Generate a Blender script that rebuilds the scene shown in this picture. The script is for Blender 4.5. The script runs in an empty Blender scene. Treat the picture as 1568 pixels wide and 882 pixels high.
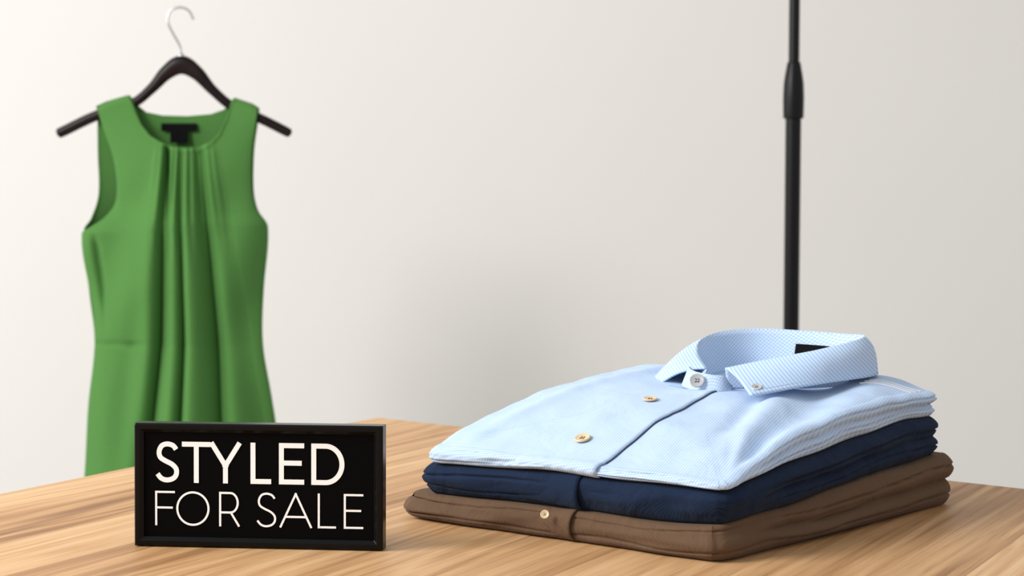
import bpy, math, random
from mathutils import Vector, noise
random.seed(3)
scn = bpy.context.scene
scn.view_settings.view_transform = 'Standard'

# ------------------------------------------------------------------ helpers
def s2l(c):
    return tuple(((x/255)/12.92 if x/255 <= .04045 else ((x/255+.055)/1.055)**2.4) for x in c)+(1,)
def clamp(x, a=0., b=1.): return max(a, min(b, x))
def sst(a, b, x):
    t = clamp((x-a)/(b-a)); return t*t*(3-2*t)
def interp(tab, x):
    if x <= tab[0][0]: return tab[0][1]
    for (x0, y0), (x1, y1) in zip(tab, tab[1:]):
        if x <= x1:
            return y0+(y1-y0)*(x-x0)/(x1-x0)
    return tab[-1][1]
def interps(tab, x):
    n = len(tab)
    if x <= tab[0][0]: return tab[0][1]
    if x >= tab[-1][0]: return tab[-1][1]
    for i in range(n-1):
        if x <= tab[i+1][0]:
            x0, y0 = tab[i]; x1, y1 = tab[i+1]
            h = x1-x0; t = (x-x0)/h
            m0 = (y1-tab[i-1][1])/(x1-tab[i-1][0]) if i > 0 else (y1-y0)/h
            m1 = (tab[i+2][1]-y0)/(tab[i+2][0]-x0) if i+2 < n else (y1-y0)/h
            return ((2*t**3-3*t**2+1)*y0+(t**3-2*t**2+t)*h*m0+(-2*t**3+3*t**2)*y1+(t**3-t**2)*h*m1)
def catmull(pts, n, closed=False):
    pts = [Vector(p) for p in pts]; out = []
    m = len(pts); segs = m if closed else m-1
    for k in range(n):
        t = k/n*segs if closed else k/(n-1)*segs
        i = min(int(t), segs-1); f = t-i
        if closed:
            p0, p1, p2, p3 = pts[(i-1) % m], pts[i], pts[(i+1) % m], pts[(i+2) % m]
        else:
            p1, p2 = pts[i], pts[i+1]
            p0 = pts[i-1] if i > 0 else p1*2-p2
            p3 = pts[i+2] if i+2 < m else p2*2-p1
        out.append(.5*((2*p1)+(p2-p0)*f+(2*p0-5*p1+4*p2-p3)*f*f+(3*p1-p0-3*p2+p3)*f**3))
    return out
def mkobj(name, verts, faces, mat=None, smooth=True, parent=None, loc=None):
    me = bpy.data.meshes.new(name)
    me.from_pydata([tuple(v) for v in verts], [], faces); me.update()
    ob = bpy.data.objects.new(name, me); scn.collection.objects.link(ob)
    if mat: me.materials.append(mat)
    if smooth:
        for p in me.polygons: p.use_smooth = True
    if parent: ob.parent = parent
    if loc: ob.location = loc
    return ob
def grid_faces(nu, nv, closed=False, off=0):
    f = []
    for j in range(nv-1):
        for i in range(nu if closed else nu-1):
            i2 = (i+1) % nu
            f.append((off+j*nu+i, off+j*nu+i2, off+(j+1)*nu+i2, off+(j+1)*nu+i))
    return f
def solid(ob, t, off=0):
    m = ob.modifiers.new('solid', 'SOLIDIFY'); m.thickness = t; m.offset = off; return ob
def bevel(ob, w, seg=3):
    m = ob.modifiers.new('bev', 'BEVEL'); m.width = w; m.segments = seg; m.limit_method = 'ANGLE'; return ob
def box(name, x0, x1, y0, y1, z0, z1, mat, parent=None, bev=0):
    v = [(x, y, z) for z in (z0, z1) for y in (y0, y1) for x in (x0, x1)]
    f = [(0, 2, 3, 1), (4, 5, 7, 6), (0, 1, 5, 4), (2, 6, 7, 3), (0, 4, 6, 2), (1, 3, 7, 5)]
    ob = mkobj(name, v, f, mat, False, parent)
    if bev: bevel(ob, bev)
    return ob
def lathe(name, prof, mat, n=48, parent=None, loc=None):
    v = []; f = []
    for r, z in prof:
        for i in range(n):
            a = 2*math.pi*i/n; v.append((r*math.cos(a), r*math.sin(a), z))
    f = grid_faces(n, len(prof), True)
    f.append(tuple(range(n))[::-1]); f.append(tuple((len(prof)-1)*n+i for i in range(n)))
    ob = mkobj(name, v, f, mat, True, parent, loc)
    m = ob.modifiers.new('es', 'EDGE_SPLIT'); m.split_angle = math.radians(35)
    return ob

# ------------------------------------------------------------------ materials
def newmat(name, base=(1, 1, 1, 1), rough=.6, spec=.5, metal=0., sheen=0.):
    m = bpy.data.materials.new(name); m.use_nodes = True
    nt = m.node_tree; b = nt.nodes['Principled BSDF']
    b.inputs['Base Color'].default_value = base
    b.inputs['Roughness'].default_value = rough
    b.inputs['Specular IOR Level'].default_value = spec
    b.inputs['Metallic'].default_value = metal
    if sheen:
        b.inputs['Sheen Weight'].default_value = sheen
        b.inputs['Sheen Roughness'].default_value = .5
    return m, nt, b
def mth(nt, op, a, b=None, c=None):
    n = nt.nodes.new('ShaderNodeMath'); n.operation = op
    for i, x in enumerate((a, b, c)):
        if x is None: continue
        if isinstance(x, (int, float)): n.inputs[i].default_value = x
        else: nt.links.new(x, n.inputs[i])
    return n.outputs[0]
def ramp(nt, fac, stops):
    n = nt.nodes.new('ShaderNodeValToRGB'); e = n.color_ramp.elements
    while len(e) < len(stops): e.new(.5)
    for el, (p, c) in zip(e, stops): el.position = p; el.color = c
    nt.links.new(fac, n.inputs[0]); return n.outputs[0]
def mixc(nt, fac, a, b, mode='MIX'):
    n = nt.nodes.new('ShaderNodeMix'); n.data_type = 'RGBA'; n.blend_type = mode
    for i, x in ((0, fac), (6, a), (7, b)):
        if isinstance(x, (int, float, tuple)): n.inputs[i].default_value = x
        else: nt.links.new(x, n.inputs[i])
    return n.outputs[2]
def bump(nt, b, h, strength=.3, dist=.001, prev=None):
    n = nt.nodes.new('ShaderNodeBump'); n.inputs['Strength'].default_value = strength
    n.inputs['Distance'].default_value = dist
    if prev is not None: nt.links.new(prev, n.inputs['Normal'])
    nt.links.new(h, n.inputs['Height']); nt.links.new(n.outputs[0], b.inputs['Normal'])
    return n.outputs[0]
def objcoord(nt):
    return nt.nodes.new('ShaderNodeTexCoord').outputs['Object']
def dotp(nt, v, d):
    n = nt.nodes.new('ShaderNodeVectorMath'); n.operation = 'DOT_PRODUCT'
    nt.links.new(v, n.inputs[0]); n.inputs[1].default_value = d; return n.outputs['Value']
def noisen(nt, vec, scale, detail=4, rough=.5, dist=0.):
    n = nt.nodes.new('ShaderNodeTexNoise'); n.inputs['Scale'].default_value = scale
    n.inputs['Detail'].default_value = detail; n.inputs['Roughness'].default_value = rough
    n.inputs['Distortion'].default_value = dist
    nt.links.new(vec, n.inputs['Vector']); return n.outputs['Fac']

def fabric(name, c0, c1, rough=.9, d1=(1, 0, 0), d2=(0, 1, 0), k=2*math.pi/.0022, single=False, sheen=.1, amt=1., bs=.25, wrinkle=.5, wsc=28):
    m, nt, b = newmat(name, c0, rough, .15, 0, sheen)
    o = objcoord(nt)
    w1 = mth(nt, 'SINE', mth(nt, 'MULTIPLY', dotp(nt, o, d1), k))
    if single: w = w1
    else:
        w2 = mth(nt, 'SINE', mth(nt, 'MULTIPLY', dotp(nt, o, d2), k))
        w = mth(nt, 'MULTIPLY', w1, w2)
    f = mth(nt, 'MULTIPLY_ADD', w, .5*amt, .5)
    nz = noisen(nt, o, 900, 3)
    f = mth(nt, 'ADD', mth(nt, 'MULTIPLY', f, .75), mth(nt, 'MULTIPLY', nz, .25))
    col = mixc(nt, f, c0, c1)
    nt.links.new(col, b.inputs['Base Color'])
    p1 = bump(nt, b, noisen(nt, o, wsc, 3, .55, .6), wrinkle, .0035)
    bump(nt, b, f, bs, .0004, p1)
    return m

GR = Vector((.519, .855, 0))
def wood_mat():
    m, nt, b = newmat('oak_wood', (1, 1, 1, 1), .5, .3)
    o = objcoord(nt)
    al = dotp(nt, o, (GR.x, GR.y, 0)); ac = dotp(nt, o, (-GR.y, GR.x, 0))
    def vec(sa, sc, extra=None):
        n = nt.nodes.new('ShaderNodeCombineXYZ')
        nt.links.new(mth(nt, 'MULTIPLY', al, sa), n.inputs[0])
        nt.links.new(mth(nt, 'MULTIPLY', ac, sc), n.inputs[1])
        if extra is not None: nt.links.new(extra, n.inputs[2])
        return n.outputs[0]
    pc = mth(nt, 'DIVIDE', mth(nt, 'ADD', ac, 5.03), .085)
    pid = mth(nt, 'FLOOR', pc)
    wn = nt.nodes.new('ShaderNodeTexWhiteNoise'); wn.noise_dimensions = '1D'
    nt.links.new(pid, wn.inputs['W']); pr = wn.outputs['Value']
    off = mth(nt, 'MULTIPLY', pr, 37.)
    n1 = noisen(nt, vec(.8, 9, off), 1.0, 3, .5, .3)
    rings = mth(nt, 'SINE', mth(nt, 'MULTIPLY', n1, 75.))
    n2 = noisen(nt, vec(2.5, 130, off), 1.0, 6, .65)
    n3 = noisen(nt, vec(14, 520, off), 1.0, 3, .6)
    n4 = noisen(nt, vec(.8, 7, off), 1.0, 2, .5)
    f = mth(nt, 'ADD', mth(nt, 'MULTIPLY', rings, .07), mth(nt, 'MULTIPLY', n2, .56))
    f = mth(nt, 'ADD', f, mth(nt, 'MULTIPLY', n4, .45))
    f = mth(nt, 'ADD', f, mth(nt, 'MULTIPLY', mth(nt, 'SUBTRACT', pr, .5), .15))
    col = ramp(nt, f, [(.24, s2l((136, 97, 62))), (.40, s2l((180, 137, 94))), (.55, s2l((202, 161, 116))), (.78, s2l((220, 185, 142)))])
    pore = ramp(nt, n3, [(.30, (.56, .48, .41, 1)), (.44, (1, 1, 1, 1))])
    col = mixc(nt, .55, col, pore, 'MULTIPLY')
    fr = mth(nt, 'FRACT', pc)
    seam = ramp(nt, fr, [(0., (.5, .4, .33, 1)), (.01, (1, 1, 1, 1))])
    col = mixc(nt, .5, col, seam, 'MULTIPLY')
    nt.links.new(col, b.inputs['Base Color'])
    bump(nt, b, n2, .15, .0008)
    return m

M_wood = wood_mat()
M_blue = fabric('light_blue_cotton', s2l((148, 178, 216)), s2l((208, 225, 245)), d1=(.93, .37, 0), d2=(-.37, .93, .6), k=2*math.pi/.0034, wrinkle=.65, wsc=22)
M_bluecol = fabric('light_blue_twill', s2l((152, 184, 223)), s2l((205, 223, 245)), d1=(.72, -.1, .70), single=True, k=2*math.pi/.0026, wrinkle=.25)
M_bluein = fabric('light_blue_inner', s2l((140, 174, 214)), s2l((218, 231, 246)), d1=(1, .2, 0), d2=(0, .3, 1), k=2*math.pi/.0036, amt=1, wrinkle=.1)
M_navy = fabric('navy_cotton', s2l((9, 20, 40)), s2l((30, 48, 76)), d1=(.8, .6, 0), d2=(-.6, .8, 1), k=2*math.pi/.0018, sheen=.04, wrinkle=1., bs=.12)
M_brown = fabric('brown_cotton', s2l((90, 69, 52)), s2l((104, 82, 64)), d1=(.8, .6, .3), single=True, k=2*math.pi/.0014, sheen=.05, bs=.04, amt=.4, wrinkle=.9)
M_line_dark, _, _ = newmat('dark_blue_line', s2l((40, 62, 100)), .8)
M_thread_white, _, _ = newmat('white_stitching', s2l((236, 240, 246)), .8)
M_white, _, _ = newmat('white_paint', (.9, .9, .9, 1), .5)
M_label, _, _ = newmat('black_woven_label', s2l((14, 14, 16)), .9, .1)
M_btn, _, bb = newmat('cream_button', s2l((214, 190, 152)), .3)
M_btng, _, _ = newmat('pearl_button', s2l((176, 178, 182)), .2)
M_hole, _, _ = newmat('button_hole_shade', s2l((50, 42, 36)), .8)  # shade of the button holes, put in as a dark colour on plugs
M_black, nt, b = newmat('black_lacquer', s2l((8, 8, 9)), .25, .18)
M_panel, nt, b = newmat('black_panel', s2l((3, 3, 4)), .5, .06)
M_pole, nt, b = newmat('black_powder_coat', s2l((14, 14, 16)), .35, .22)
M_chrome, _, _ = newmat('brushed_steel', s2l((200, 200, 200)), .25, .5, 1.)
M_hang, nt, b = newmat('dark_walnut', s2l((44, 28, 26)), .3, .15)
o = objcoord(nt)
nt.links.new(ramp(nt, noisen(nt, o, 40, 4), [(.3, s2l((20, 12, 13))), (.7, s2l((36, 21, 20)))]), b.inputs['Base Color'])
M_green, nt, b = newmat('green_crepe', s2l((84, 146, 72)), .95, .04, 0, .02)
o = objcoord(nt); nz = noisen(nt, o, 700, 3)
nt.links.new(mixc(nt, nz, s2l((72, 117, 58)), s2l((90, 139, 74))), b.inputs['Base Color'])
bump(nt, b, nz, .25, .0008)
M_wall, nt, b = newmat('plaster_wall', s2l((228, 224, 220)), .9, .2)
o = objcoord(nt)
nt.links.new(mixc(nt, noisen(nt, o, .9, 3), s2l((230, 227, 222)), s2l((236, 233, 229))), b.inputs['Base Color'])
bump(nt, b, noisen(nt, o, 60, 4), .05, .002)
M_floor, nt, b = newmat('floor_concrete', s2l((190, 184, 176)), .7)
o = objcoord(nt)
nt.links.new(mixc(nt, noisen(nt, o, 3, 5), s2l((182, 180, 178)), s2l((202, 200, 198))), b.inputs['Base Color'])

# ------------------------------------------------------------------ room
box('floor', -5, 5, -2.5, 4.6, -.05, 0, M_floor)
box('wall_back', -5, 5, 4.4, 4.5, 0, 3.4, M_wall)
box('baseboard_back', -5, 5, 4.385, 4.399, 0, .1, M_white)

# ------------------------------------------------------------------ table
TZ = .75
C = Vector((-.1667, 1.994)); dl = Vector((-.519, -.855)); dr = Vector((.8035, -.595))
tb = [C, C+dr*2.3, C+dr*2.3+dl*2.1, C+dl*2.1]
v = [(p.x, p.y, TZ) for p in tb]+[(p.x, p.y, TZ-.035) for p in tb]
table = mkobj('wooden_table', v, [(3, 2, 1, 0), (4, 5, 6, 7), (0, 1, 5, 4), (1, 2, 6, 5), (2, 3, 7, 6), (3, 0, 4, 7)], M_wood, False)
bevel(table, .004)
ctr = sum(tb, Vector((0, 0)))/4
for i, p in enumerate(tb):
    q = p+(ctr-p)*.09
    box('leg_%d' % (i+1), q.x-.035, q.x+.035, q.y-.035, q.y+.035, 0, TZ-.036, M_wood, table, .004)
inn = [p+(ctr-p)*.09 for p in tb]
for i in range(4):
    a, c = inn[i], inn[(i+1) % 4]
    d = (c-a).normalized(); n_ = Vector((-d.y, d.x))*.012
    vv = [(*(a+n_), TZ-.036), (*(c+n_), TZ-.036), (*(c-n_), TZ-.036), (*(a-n_), TZ-.036)]
    vv += [(x, y, TZ-.12) for x, y, z in vv]
    mkobj('apron_%d' % (i+1), vv, [(3, 2, 1, 0), (4, 5, 6, 7), (0, 1, 5, 4), (1, 2, 6, 5), (2, 3, 7, 6), (3, 0, 4, 7)], M_wood, False, table)

# ------------------------------------------------------------------ folded garments
F0 = Vector((.1577, 1.209)); E1 = Vector((-.250, .161)); E2 = Vector((.220, .231))
DET = E1.x*E2.y-E2.x*E1.y
def W(a, b): return F0+E1*a+E2*b
def iW(x, y):
    rx, ry = x-F0.x, y-F0.y
    return ((rx*E2.y-E2.x*ry)/DET, (E1.x*ry-E1.y*rx)/DET)
def bil(tab_a, a, b):
    return interps([(aa, interps(t, b)) for aa, t in tab_a], a)
def wr(a, b, amp, sc, seed):
    return amp*noise.noise(Vector((a*sc, b*sc*1.3, seed)))
def z_brown(a, b):
    return bil([(0, [(0, .028), (.5, .036), (1, .046)]), (1, [(0, .020), (.5, .032), (1, .042)])], a, b)+wr(a, b, .0034, 3.2, 11.7)
def z_navy(a, b):
    return bil([(0, [(0, .053), (.5, .070), (1, .082)]), (.5, [(0, .053), (.5, .072), (1, .085)]), (1, [(0, .047), (.5, .070), (1, .085)])], a, b)+wr(a, b, .0034, 3.6, 5.2)
def z_blue0(a, b):
    return bil([
        (0,   [(0, .060), (.12, .069), (.25, .078), (.5, .090), (.75, .099), (1, .100)]),
        (.12, [(0, .061), (.12, .073), (.25, .085), (.5, .097), (.75, .108), (1, .112)]),
        (.25, [(0, .061), (.12, .074), (.25, .088), (.5, .101), (.75, .109), (1, .114)]),
        (.5,  [(0, .061), (.12, .074), (.25, .090), (.38, .100), (.5, .105), (.75, .105), (1, .113)]),
        (.75, [(0, .062), (.12, .078), (.25, .091), (.5, .105), (.75, .112), (1, .114)]),
        (.95, [(0, .060), (.12, .077), (.25, .089), (.5, .102), (.75, .111), (1, .113)])], a, b)
def z_blue(a, b):
    z = z_blue0(a, b)+wr(a, b, .0038, 4, 3.3)*sst(0, .15, b)+wr(a, b, .0016, 10, 8.1)
    z += .0034*sst(.12, 0, b)*noise.noise(Vector((a*3.6, b*3.6*1.3, 5.2)))     # front edge follows the navy shirt below
    r = math.hypot(a, b)+1e-6; th = math.atan2(a, b)
    env = sst(.06, .25, r)*sst(1.05, .6, r)
    z += .0048*env*math.sin(th*17+.6+noise.noise(Vector((r*3, 2, 0))))*sst(.62, .2, th)
    z -= .0034*math.exp(-((a-(.10+.30*b))/.030)**2)*sst(.1, .3, b)*sst(.8, .5, b)
    z += .0030*math.exp(-((a-(.83-.10*b))/.035)**2)*sst(.0, .2, b)
    return z

def garment(name, outline, ztop, zbot, wf, mat, lobes, parent=None, seed=0, NP=520, NR=70, K=36, jag=1., fine=()):
    pts = catmull([(*W(a, b), 0) for a, b in outline], NP, True)
    cen = sum(pts, Vector())/NP
    nrm = []
    for i in range(NP):
        t = (pts[(i+2) % NP]-pts[i-2]).normalized(); n_ = Vector((t.y, -t.x, 0))
        if n_.dot(pts[i]-cen) < 0: n_ = -n_
        nrm.append(n_)
    ws = [wf(*iW(p.x, p.y)) for p in pts]
    ins = [pts[i]-nrm[i]*ws[i] for i in range(NP)]
    V = []
    for j in range(NR):
        r = max(j/(NR-1), .004); r = r**.8
        for i in range(NP):
            p = cen+(ins[i]-cen)*r; a, b = iW(p.x, p.y)
            V.append((p.x, p.y, TZ+ztop(a, b)))
    for k in range(1, K):
        t = k/K
        for i in range(NP):
            a, b = iW(ins[i].x, ins[i].y); w = ws[i]
            zt, zb = ztop(a, b), zbot(a, b)
            th = math.pi*t
            zz = zb+(zt-zb)*(.5+.5*math.cos(th))
            tt = 1-(zz-zb)/(zt-zb)
            c = math.sin(th)
            m_ = sst(.05, .30, b)*sst(.5, .2, a)+sst(.8, .95, b); m_ = clamp(m_)
            tj = clamp(tt+.12*noise.noise(Vector((b*3, seed, 0)))*c)
            g = abs(math.sin(lobes*math.pi*tj))**.55
            for f0, fa, fb in fine:
                g *= 1-fa*math.exp(-((tj-f0-.08*noise.noise(Vector((b*4, seed, f0*9))))/fb)**2)
            lob = (c**.35)*(.25+.75*g)
            li = int(tt*lobes); lob *= 1-.35*jag*(.5+.5*math.sin(li*2.3+seed+b*3))
            fr = c**.8*(.88+.12*math.cos(th*2+seed))+.14*c*noise.noise(Vector((a*6, b*6, seed)))
            for f0, fa, fb in fine:
                fr *= 1-.55*fa*math.exp(-((tj-f0-.16*noise.noise(Vector((a*4, seed, f0*5))))/(fb*1.3))**2)*sst(.2, .6, noise.noise(Vector((a*2.5, seed*2, 0)))+.5)
            o_ = w*(fr*(1-m_)+lob*m_)
            o_ += .0026*noise.noise(Vector((a*8, b*8, tt*3+seed)))*c
            p = ins[i]+nrm[i]*o_
            V.append((p.x, p.y, TZ+zz))
    for i in range(NP):
        a, b = iW(ins[i].x, ins[i].y); V.append((ins[i].x, ins[i].y, TZ+zbot(a, b)))
    for r in (.8, .6, .4, .2, .01):
        for i in range(NP):
            p = cen+(ins[i]-cen)*r; a, b = iW(p.x, p.y); V.append((p.x, p.y, TZ+zbot(a, b)))
    rows = NR+K+5
    fc = grid_faces(NP, rows, True)
    fc.append(tuple(range(NP))); fc.append(tuple((rows-1)*NP+i for i in range(NP))[::-1])
    ob = mkobj(name, V, fc, mat, True, parent)
    import bmesh
    bm = bmesh.new(); bm.from_mesh(ob.data); bmesh.ops.recalc_face_normals(bm, faces=bm.faces); bm.to_mesh(ob.data); bm.free()
    for p in ob.data.polygons: p.use_smooth = True
    return ob

def front_strip(name, a0f, a1f, bmax, w, ztop, zbot, mat, parent, lift=.0012, b0=0., th0=2.6, th=.0010, sink=.0008):
    """cloth overlap (placket) wrapping the front fold and running up over the top;
    its right edge stands proud, its left edge melts into the garment"""
    path = []
    wi = w/(abs(E2.x*E1.y-E2.y*E1.x)/E1.length)
    V = []; rows = 0; NU = 20
    for k in range(18): path.append(('r', th0*(1-k/18)))
    for k in range(70): path.append(('t', b0+wi+(bmax-b0-wi)*k/69))
    for kind, q in path:
        for i in range(NU):
            u = i/(NU-1); L = lift*(1-u)**.8-sink*u
            if i == 0: L -= lift*.25
            if kind == 'r':
                b = b0+wi; a = a0f(b)+(a1f(b)-a0f(b))*u
                zt, zb = ztop(a, b), zbot(a, b)
                z = zb+(zt-zb)*(.5+.5*math.cos(q))+L*math.cos(q)
                bb = b-(wi*math.sin(q)**.8*1.0+(L+.0004)/.2*math.sin(q))
                p = W(a, bb)
            else:
                b = q; a = a0f(b)+(a1f(b)-a0f(b))*u
                z = ztop(a, b)+L; p = W(a, b)
            V.append((p.x, p.y, TZ+z))
        rows += 1
    ob = mkobj(name, V, grid_faces(NU, rows), mat, True, parent)
    solid(ob, th); return ob

def line_on(name, pts, rad, mat, parent):
    cu = bpy.data.curves.new(name, 'CURVE'); cu.dimensions = '3D'; cu.bevel_depth = rad; cu.bevel_resolution = 2
    sp = cu.splines.new('POLY'); sp.points.add(len(pts)-1)
    for i, p in enumerate(pts): sp.points[i].co = (*p, 1)
    ob = bpy.data.objects.new(name, cu); scn.collection.objects.link(ob)
    cu.materials.append(mat); ob.parent = parent
    return ob

def button(name, pos, nrm, r, mat, parent):
    h = r*.28; n = 40
    prof = [(r*.86, 0), (r, h*.3), (r, h*.7), (r*.92, h), (r*.8, h*.98), (r*.68, h*.72), (r*.3, h*.62), (r*.01, h*.6)]
    ob = lathe(name, prof, mat, n, parent)
    q = Vector(nrm).normalized().to_track_quat('Z', 'Y')
    ob.rotation_mode = 'QUATERNION'; ob.rotation_quaternion = q; ob.location = pos
    for i in range(4):
        a = math.pi/4+i*math.pi/2
        hl = lathe('hole_%d' % (i+1), [(r*.12, h*.5), (r*.13, h*.72), (r*.08, h*.76)], M_hole, 10, ob)
        hl.location = (r*.24*math.cos(a), r*.24*math.sin(a), 0)
    for k, sx in enumerate((-1, 1)):
        line_on('thread_%d' % (k+1), [(sx*r*.17, -r*.17, h*.75), (sx*r*.17, 0, h*.86), (sx*r*.17, r*.17, h*.75)], r*.05, mat, ob)
    return ob
def surf_n(zf, a, b):
    e = .01; p0 = W(a, b); p1 = W(a+e, b); p2 = W(a, b+e)
    A = Vector((p0.x, p0.y, zf(a, b))); B = Vector((p1.x, p1.y, zf(a+e, b))); Cc = Vector((p2.x, p2.y, zf(a, b+e)))
    n_ = (B-A).cross(Cc-A); return n_ if n_.z > 0 else -n_
def on(zf, a, b, l=0.):
    p = W(a, b); return Vector((p.x, p.y, TZ+zf(a, b)+l))
def wvar(w, wl):
    return lambda a, b: w+(wl-w)*sst(.75, 1.0, a)

ob_brown = garment('folded_brown_shirt',
    [(-.0, -.015), (.05, -.03), (.3, -.02), (.55, -.01), (.8, -.01), (.95, -.01), (1.01, .01), (1.04, .09), (1.0, .5), (.98, .9), (.9, 1.0), (.5, 1.02), (.1, 1.04), (-.02, 1.035), (-.055, .99), (-.055, .85), (-.045, .5), (-.03, .12), (-.02, .02)],
    z_brown, lambda a, b: .0004, wvar(.012, .024), M_brown, 2, seed=1.3, fine=((.24, .4, .02), (.78, .35, .02)))
front_strip('placket', lambda b: .434, lambda b: .56, .1, .012, z_brown, lambda a, b: .001, M_brown, ob_brown, b0=-.012, lift=.0010, sink=.003)
p = W(.50, -.03); button('button', (p.x, p.y-.0005, TZ+.022), (-.2, -.9, .45), .0036, M_btn, ob_brown)
zb_n = lambda a, b: z_brown(a, b)+.0003
ob_navy = garment('folded_navy_shirt',
    [(.0, .0), (.06, -.012), (.3, -.01), (.55, .0), (.8, .0), (.91, .0), (.955, .02), (.965, .10), (.94, .5), (.92, .9), (.85, .98), (.5, 1.0), (.1, 1.0), (0, .995), (-.03, .96), (-.03, .85), (-.03, .5), (-.025, .12), (-.015, .03)],
    z_navy, zb_n, wvar(.012, .017), M_navy, 2, seed=4.1, fine=((.3, .45, .025), (.72, .4, .02)))
front_strip('placket', lambda b: .408+b*.3, lambda b: .62, .1, .0118, z_navy, zb_n, M_navy, ob_navy, b0=-.004, lift=.0012, sink=.0035)
zb_b = lambda a, b: z_navy(a, b)+.0004
WB = .009
shirt = garment('folded_light_blue_dress_shirt',
    [(.0, .0), (.05, -.01), (.3, -.006), (.55, .0), (.8, .0), (.89, .0), (.925, .02), (.935, .10), (.92, .5), (.90, .85), (.84, .96), (.6, 1.0), (.3, 1.0), (.1, .99), (0, .98), (-.02, .94), (-.01, .82), (-.01, .5), (-.01, .12), (-.012, .03)],
    z_blue, zb_b, wvar(WB, .012), M_blue, 2, seed=2.2, NP=640, NR=130, fine=((.22, .4, .03), (.70, .5, .03), (.86, .3, .02)))
front_strip('placket', lambda b: .362+.03*sst(0, .6, b), lambda b: .62, .60, WB, z_blue, zb_b, M_blue, shirt, lift=.0014)
pl = [on(z_blue, .362+.03*sst(0, .6, b_)-.002, b_, .0006) for b_ in [.03+.56*i/50 for i in range(51)]]
line_on('placket_edge_line', pl, .0004, M_line_dark, shirt)  # dark blue line along the right edge of the placket
button('button_1', on(z_blue, .505, .118, .0018), surf_n(z_blue, .505, .118), .0068, M_btn, shirt)
button('button_2', on(z_blue, .495, .378, .0018), surf_n(z_blue, .495, .378), .0062, M_btn, shirt)
for k, da in enumerate((0., .018, .036)):
    line_on('yoke_stitch_%d' % (k+1), [on(z_blue, .13-.115*i/30, .86+.07*i/30-da*1.4, .0004) for i in range(31)], .0007, M_thread_white, shirt)

# collar -------------------------------------------------------------
NS = 140
Tab = [(.50, .635, .121), (.575, .70, .131), (.625, .78, .141), (.625, .88, .147), (.56, .965, .149), (.42, .985, .1485), (.27, .95, .1485), (.145, .85, .1500), (.205, .735, .1405), (.31, .665, .1325), (.42, .605, .1235)]
Bab = [(.64, .62, .1065), (.70, .67, .109), (.72, .80, .115), (.70, .93, .118), (.60, 1.02, .118), (.42, 1.04, .117), (.22, 1.0, .116), (.118, .865, .1160), (.155, .70, .1135), (.20, .58, .1105), (.25, .475, .1065)]
Sab = [(.50, .61, .1065), (.57, .69, .1075), (.60, .78, .108), (.60, .87, .109), (.54, .94, .110), (.42, .955, .110), (.28, .92, .110), (.18, .83, .108), (.225, .73, .107), (.32, .65, .107), (.41, .60, .106)]
def crv(tab): return catmull([(*W(a, b), TZ+z) for a, b, z in tab], NS)
T = crv(Tab); B = crv(Bab); S = crv(Sab)
NRW = 18
def fallpt(i, t):
    bulge = (.007+.0018*math.sin(i/NS*11))*math.sin(math.pi*t)*(1-t*.3)
    d = (B[i]-T[i]); out = Vector((d.x, d.y, 0))
    p = T[i].lerp(B[i], t)
    return p+Vector((0, 0, 1))*bulge*.5+(out.normalized()*bulge*.5 if out.length > 1e-5 else Vector())
V = []
for r in range(NRW):
    for i in range(NS): V.append(fallpt(i, r/(NRW-1)))
fall = mkobj('collar_fall', V, grid_faces(NS, NRW), M_bluecol, True, shirt); solid(fall, .0016)
st = [fallpt(i, .90)+Vector((0, 0, .0010)) for i in range(2, NS-2)]
line_on('collar_topstitch', st, .00035, M_bluein, shirt)
V = []
for r in range(10):
    t = r/9
    for i in range(NS):
        V.append(T[i].lerp(S[i], t)-Vector((0, 0, .0003)))
stand = mkobj('collar_stand', V, grid_faces(NS, 10), M_bluein, True, shirt); solid(stand, .0012)
tabp = catmull([(*W(.60, .665), 0), (*W(.555, .60), 0), (*W(.49, .545), 0), (*W(.43, .52), 0), (*W(.385, .525), 0), (*W(.365, .56), 0)], 40)
V = []
for r in range(10):
    t = r/9
    for i, q in enumerate(tabp):
        u = i/39
        c_ = Vector((*W(.5, .72), 0)); inw = (c_-q).normalized()
        zt = .1225-.004*u; zb = .1055
        sh = sst(1, .86, u)
        z = zb+(zt-zb)*t*(.35+.65*sh)
        pp = q+inw*(.007*t); V.append((pp.x, pp.y, TZ+z))
tabo = mkobj('collar_tab', V, grid_faces(40, 10), M_blue, True, shirt); solid(tabo, .0016)
q = W(.448, .520); button('collar_button', (q.x-.0006, q.y-.0012, TZ+.1145), (-.15, -.85, .55), .0066, M_btng, shirt)
q = W(.262, .520); button('collar_point_button', (q.x, q.y, TZ+.1125), (-.1, -.5, .9), .0045, M_btng, shirt)
i0 = int(NS*.49); i1 = int(NS*.62)
V = []
for r in range(4):
    for i in range(i0, i1):
        p = T[i].lerp(S[i], .30+.6*r/3); c = Vector((*W(.42, .8), p.z)); p = p+(c-p).normalized()*.002; V.append(p)
lb = mkobj('neck_label', V, grid_faces(i1-i0, 4), M_label, True, shirt); solid(lb, .0006)

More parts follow.
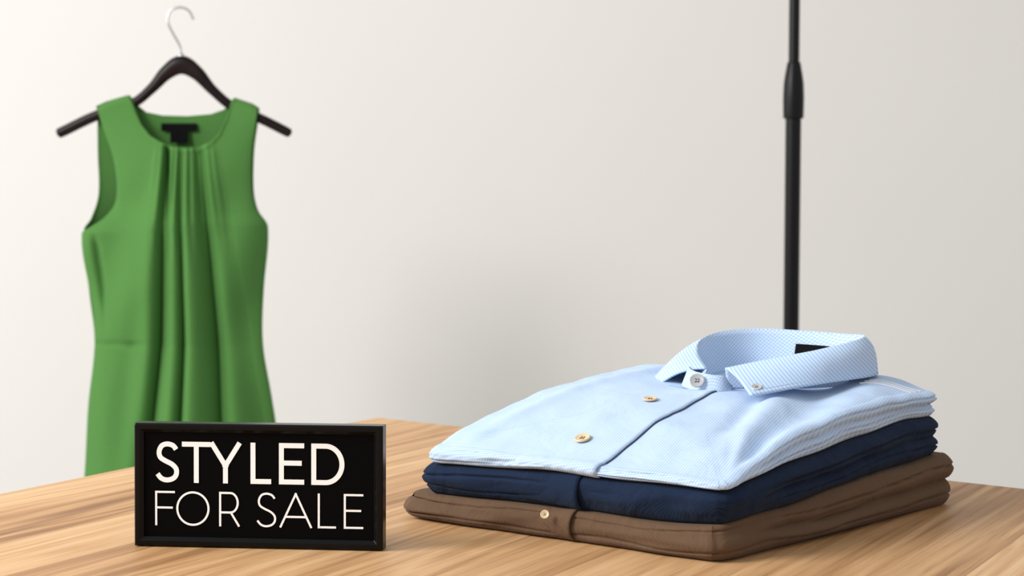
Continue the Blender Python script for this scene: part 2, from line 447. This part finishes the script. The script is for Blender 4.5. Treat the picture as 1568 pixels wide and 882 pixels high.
# ------------------------------------------------------------------ sign
BLp = Vector((-.296, 1.266)); BRp = Vector((-.0998, 1.248))
ang = math.atan2(BRp.y-BLp.y, BRp.x-BLp.x); SW = (BRp-BLp).length; SH = .0965
U = SW/385
def sign_frame(name, mat):
    prof = [(0, .014), (0, .0), (.0012, -.0012), (.0045, -.0012), (.0068, .0010), (.0072, .0012), (.0076, .0030)]
    V = []
    for ins, y in prof:
        V += [(ins, y, ins), (SW-ins, y, ins), (SW-ins, y, SH-ins), (ins, y, SH-ins)]
    fc = grid_faces(4, len(prof), True); fc.append((3, 2, 1, 0))
    return mkobj(name, V, fc, mat, False)
sign = sign_frame('tabletop_sign', M_black); bevel(sign, .0004, 2)
box('panel', .0073, SW-.0073, .0028, .006, .0073, SH-.0073, M_panel, sign)
mkobj('easel_back', [(SW*.4, .014, .07), (SW*.6, .014, .07), (SW*.6, .045, .0), (SW*.4, .045, 0), (SW*.4, .014, .066), (SW*.6, .014, .066), (SW*.6, .042, 0), (SW*.4, .042, 0)],
      [(0, 1, 2, 3), (7, 6, 5, 4), (0, 4, 5, 1), (1, 5, 6, 2), (2, 6, 7, 3), (3, 7, 4, 0)], M_black, False, sign)
LAY = [0]
def stroke(pts, w, V, Fc, closed=False):
    n = len(pts); P = [Vector((p[0], p[1])) for p in pts]; base = len(V); LAY[0] += 1; y = .0024-.00002*(LAY[0] % 9)
    for i in range(n):
        if closed: d0 = (P[i]-P[i-1]).normalized(); d1 = (P[(i+1) % n]-P[i]).normalized()
        else:
            d1 = (P[i+1]-P[i]).normalized() if i < n-1 else None
            d0 = (P[i]-P[i-1]).normalized() if i > 0 else d1
            if d1 is None: d1 = d0
        n0 = Vector((-d0.y, d0.x)); n1 = Vector((-d1.y, d1.x)); m_ = (n0+n1).normalized()
        s = w/2/max(.4, m_.dot(n0))
        for q in (P[i]+m_*s, P[i]-m_*s): V.append((q.x*U, y, q.y*U))
    for i in range(n if closed else n-1):
        j = (i+1) % n
        Fc.append((base+2*i, base+2*i+1, base+2*j+1, base+2*j))
def sm(pts, n=40): return [Vector((p.x, p.y)) for p in catmull([(*p, 0) for p in pts], n)]
Spts = [(.93, .85), (.78, .955), (.5, 1.0), (.22, .95), (.08, .79), (.14, .63), (.4, .53), (.72, .44), (.93, .31), (.93, .15), (.76, .04), (.45, 0), (.18, .05), (.0, .17)]
def glyph(ch, x0, x1, y0, y1, w, V, Fc):
    h = w/2
    def m(p): return Vector((x0+h+(x1-x0-w)*p[0], y0+h+(y1-y0-w)*p[1]))
    def ext(p, q):
        a, b = m(p), m(q); d = (b-a).normalized()*h
        stroke([a-d, b+d], w, V, Fc)
    if ch == 'S': stroke(sm([m(p) for p in Spts]), w, V, Fc)
    elif ch == 'T': ext((0, 1), (1, 1)); ext((.5, 0), (.5, 1))
    elif ch == 'Y': ext((0, 1), (.5, .42)); ext((1, 1), (.5, .42)); ext((.5, 0), (.5, .42))
    elif ch == 'L': ext((0, 0), (0, 1)); ext((0, 0), (1, 0))
    elif ch in 'EF':
        ext((0, 0), (0, 1)); ext((0, 1), (1, 1)); ext((0, .52), (.88, .52))
        if ch == 'E': ext((0, 0), (1, 0))
    elif ch == 'D':
        ext((0, 0), (0, 1))
        cx, cy = m((.42, .5)); ex = m((1, .5)).x-cx; ey = m((0, 1)).y-cy
        arc = [Vector((cx+ex*math.cos(t), cy+ey*math.sin(t))) for t in [math.pi/2-math.pi*i/30 for i in range(31)]]
        stroke([m((0, 1))]+arc+[m((0, 0))], w, V, Fc)
    elif ch == 'O':
        c = m((.5, .5)); ex = (x1-x0-w)/2; ey = (y1-y0-w)/2
        stroke([Vector((c.x+ex*math.cos(t), c.y+ey*math.sin(t))) for t in [2*math.pi*i/48 for i in range(48)]], w, V, Fc, True)
    elif ch == 'R':
        ext((0, 0), (0, 1)); cx, cy = m((.55, .70)); ex = m((.95, .5)).x-cx; ey = m((0, 1)).y-cy
        arc = [Vector((cx+ex*math.cos(t), cy+ey*math.sin(t))) for t in [math.pi/2-math.pi*i/24 for i in range(25)]]
        stroke([m((0, 1))]+arc+[Vector((m((0, 0)).x, cy-ey))], w, V, Fc)
        ext((.58, .40), (1, 0))
    elif ch == 'A':
        ext((0, 0), (.5, 1)); ext((1, 0), (.5, 1)); ext((.2, .3), (.8, .3))
tV = []; tF = []
for ch, a, b_ in [('S', 31, 70), ('T', 73, 118), ('Y', 117, 165), ('L', 180, 212), ('E', 224, 263), ('D', 274, 325)]:
    glyph(ch, a, b_, 97, 160, 7.6, tV, tF)
for ch, a, b_ in [('F', 31, 62), ('O', 64, 116), ('R', 131, 163), ('S', 189, 221), ('A', 225, 275), ('L', 284, 312), ('E', 324, 354)]:
    glyph(ch, a, b_, 31, 84, 3.2, tV, tF)
M_ink, _, _ = newmat('white_lettering', (1, 1, 1, 1), .5)
lt = mkobj('lettering', tV, tF, M_ink, False, sign)
sign.location = (BLp.x, BLp.y, TZ+.0007); sign.rotation_euler = (math.radians(-2), 0, ang)

# ------------------------------------------------------------------ pole
stand_e = bpy.data.objects.new('garment_rack_stand', None); scn.collection.objects.link(stand_e)
stand_e.location = (.549, 3.2, 0)
zz = lambda y: 1.03-(y-289)/2500*3.2
lathe('lower_tube', [(.0152, .03), (.0152, zz(183))], M_pole, 40, stand_e)
lathe('upper_tube', [(.0105, zz(185)), (.0105, 1.95)], M_pole, 40, stand_e)
lathe('clamp_sleeve', [(.0155, zz(183)), (.0195, zz(182)), (.020, zz(178)), (.0205, zz(150)), (.0195, zz(130)), (.0175, zz(118)), (.0135, zz(100)), (.0125, zz(97)), (.0105, zz(96))], M_pole, 40, stand_e)
lathe('base_disc', [(.17, .0), (.17, .012), (.16, .018), (.03, .026), (.022, .05), (.0153, .055)], M_pole, 64, stand_e)
lathe('top_cap', [(.0125, 1.94), (.0125, 1.96), (.009, 1.968)], M_pole, 30, stand_e)

# ------------------------------------------------------------------ dress + hanger
K_ = .00132; DX = (275-784)*K_; DY = 3.3
def gx(x): return (x-275)*K_
def gz(y): return 1.03-(y-289)*K_
FL = [(140, 152), (165, 155), (200, 165), (240, 178), (280, 183), (312, 178), (333, 162), (347, 142), (356, 128), (440, 135), (525, 143), (620, 134), (733, 125), (900, 106)]
BLb = [(140, 150), (165, 150), (240, 150), (300, 151), (335, 140), (352, 129), (440, 135), (525, 143), (620, 134), (733, 125), (900, 106)]
FR = [(140, 398), (168, 398), (230, 389), (290, 388), (322, 395), (347, 410), (440, 403), (500, 400), (540, 402), (600, 412), (655, 420), (900, 446)]
YT = [(0, 164), (.06, 157), (.14, 151), (.20, 147), (.215, 152), (.235, 172), (.26, 192), (.31, 209), (.38, 219), (.46, 226), (.56, 228), (.64, 226), (.72, 218), (.78, 203), (.815, 180), (.835, 158), (.85, 151), (.90, 155), (.96, 160), (1, 166)]
YB = [(0, 164), (.06, 157), (.14, 151), (.20, 147), (.24, 160), (.30, 172), (.4, 177), (.55, 178), (.7, 175), (.78, 168), (.83, 155), (.85, 151), (.90, 155), (.96, 160), (1, 166)]
BQ = [(140, .014), (165, .020), (228, .045), (340, .075), (440, .072), (525, .060), (640, .085), (900, .12)]
def panel(name, XL, XR, YTT, sign_, parent):
    NU, NVV = 420, 200; V = []
    for j in range(NVV):
        v_ = j/(NVV-1); v_ = v_**1.25
        for i in range(NU):
            u = i/(NU-1)
            yt = interp(YTT, u)
            y = yt+(900-yt)*v_
            xl, xr = interps(XL, y), interps(XR, y)
            x = xl+(xr-xl)*u
            bq = interp(BQ, y)
            dome = max(0, math.sin(math.pi*u))**.6
            strap = sst(0.27, .2, u)+sst(.80, .86, u)
            lo = min(1., (y-yt)/10)
            flat = .016*sst(340, 250, y)
            d = (bq*dome*.9+flat*(1-dome))
            d = d*(1-strap*(1-math.sqrt(max(0, 1-(1-lo)**2))))
            if sign_ > 0:
                xc = 292+4*sst(228, 650, y); hw = interp([(228, 36), (350, 48), (525, 62), (650, 76), (900, 104)], y)
                w_ = (x-xc)/hw
                win = math.exp(-(w_*.92)**4)
                A = interp([(222, .004), (240, .014), (300, .024), (525, .040), (700, .050), (900, .055)], y)
                ph = w_*8.6+.7*math.sin(w_*3+1)+.3*math.sin(y/90)
                ridge = 2*(abs(math.sin(ph/2+.4))**.7)-1.2
                fold = .65*ridge+.35*math.cos(ph*.62+.3)+.20*math.cos(3.1*ph+2)*sst(420, 240, y)
                d += A*win*fold
                sk = sst(490, 660, y)
                rs = math.sin((x-xl)/(20+8*sk)*1.1+.5+.3*math.sin(y/70))
                d += sk*.020*rs*(1-win)
                dr_ = (x*1.0+y*.42)/20
                d += .010*sst(240, 340, y)*sst(560, 430, y)*math.sin(dr_)*(1-win)
                d -= .012*math.exp(-((x-(150+(y-350)*.10))/6.)**2)*sst(350, 380, y)*sst(520, 440, y)
                d -= .0055*math.exp(-((y-526-(x-143)*-.02)/2.8)**2)*(1-sst(.28, .36, u))
                if .2 < u < .85: d += .003*sst(9, 6, y-yt)
                d -= .018*math.exp(-((x-263-(y-228)*.03)/4.)**2)*sst(420, 235, y)*sst(222, 230, y)
                yy = -d
            else:
                yy = d*.7+.006*sst(520, 700, y)*math.cos(x/14)
            if (u == 0 or u == 1) and y > 356: yy = 0
            V.append((gx(x), yy, gz(y)))
    ob = mkobj(name, V, grid_faces(NU, NVV), M_green, True, parent)
    solid(ob, .0016); return ob
dress = bpy.data.objects.new('green_sleeveless_dress', None); scn.collection.objects.link(dress)
dress.location = (DX, DY, 0)
panel('front_panel', FL, FR, YT, 1, dress)
panel('back_panel', BLb, FR, YB, -1, dress)
def qbox(name, x0, x1, y0, y1, d0, d1, mat, parent):
    return box(name, gx(x0), gx(x1), d0, d1, gz(y1), gz(y0), mat, parent, .001)
qbox('label', 247, 302, 189, 201, .012, .014, M_label, dress)
qbox('size_tag', 261, 288, 199, 219, .009, .0108, M_label, dress)

hang = bpy.data.objects.new('wooden_coat_hanger', None); scn.collection.objects.link(hang)
hang.location = (DX, DY, 0)
ax = catmull([(90, 206, 8), (103, 200, 8.5), (150, 178, 8.5), (205, 160, 8), (235, 137, 8.5), (258, 113, 12), (281, 101, 15.5), (304, 113, 12), (328, 139, 8.5), (358, 164, 8), (400, 182, 8.), (436, 200, 8), (447, 206, 7)], 140)
V = []; NC = 24
for i, p in enumerate(ax):
    q0 = ax[max(0, i-1)]; q1 = ax[min(len(ax)-1, i+1)]
    t = Vector((q1.x-q0.x, -(q1.y-q0.y))).normalized(); n_ = Vector((-t.y, t.x))
    e = min(1., (min(i, len(ax)-1-i)+.15)/4); e = math.sqrt(1-(1-e)**2)
    rz = p.z*K_*e*.92; ry = .0085*e
    for k in range(NC):
        a = 2*math.pi*k/NC
        cz = math.copysign(abs(math.sin(a))**.8, math.sin(a))*rz; cy = math.cos(a)*ry
        V.append((gx(p.x)+n_.x*cz, cy, gz(p.y)+n_.y*cz))
fc = grid_faces(NC, len(ax), True); fc.append(tuple(range(NC))); fc.append(tuple((len(ax)-1)*NC+i for i in range(NC))[::-1])
mkobj('hanger_body', V, fc, M_hang, True, hang)
hk = catmull([(282, 95, 0), (281, 84, 0), (278, 70, 0), (268, 52, 0), (261, 35, 0), (265, 20, 0), (279, 14, 0), (293, 19, 0), (300, 32, 0)], 60)
line_on('hook', [(gx(p.x), 0, gz(p.y)) for p in hk], .0026, M_chrome, hang)
lathe('hook_ferrule', [(.006, gz(88)), (.006, gz(85)), (.0035, gz(83))], M_chrome, 20, hang, (gx(281), 0, 0))

# ------------------------------------------------------------------ lights
def area(name, loc, tgt, size, power, col=(1, 1, 1), sy=None):
    l = bpy.data.lights.new(name, 'AREA'); l.energy = power; l.size = size; l.color = col
    if sy: l.shape = 'RECTANGLE'; l.size_y = sy
    ob = bpy.data.objects.new(name, l); scn.collection.objects.link(ob); ob.location = loc
    ob.rotation_euler = (Vector(tgt)-Vector(loc)).to_track_quat('-Z', 'Y').to_euler(); return ob
area('softbox_light', (-2.2, .7, 2.4), (.1, 1.5, .8), 1.1, 92, (1, .985, .965))
area('window_light', (-3.6, 2.4, 2.0), (.2, 3.8, 1.1), 1.8, 50, (1, .995, .985))
w = bpy.data.worlds.new('World'); scn.world = w; w.use_nodes = True
w.node_tree.nodes['Background'].inputs[0].default_value = (.995, .99, .99, 1)
w.node_tree.nodes['Background'].inputs[1].default_value = .64

# ------------------------------------------------------------------ camera
cam = bpy.data.cameras.new('camera'); co = bpy.data.objects.new('camera', cam); scn.collection.objects.link(co)
cam.sensor_width = 36; cam.lens = 2500/1568*36
co.location = (0, 0, 1.03); co.rotation_euler = (math.radians(90-3.48), 0, 0)
cam.dof.use_dof = True; cam.dof.focus_distance = 1.31; cam.dof.aperture_fstop = 11
scn.camera = co
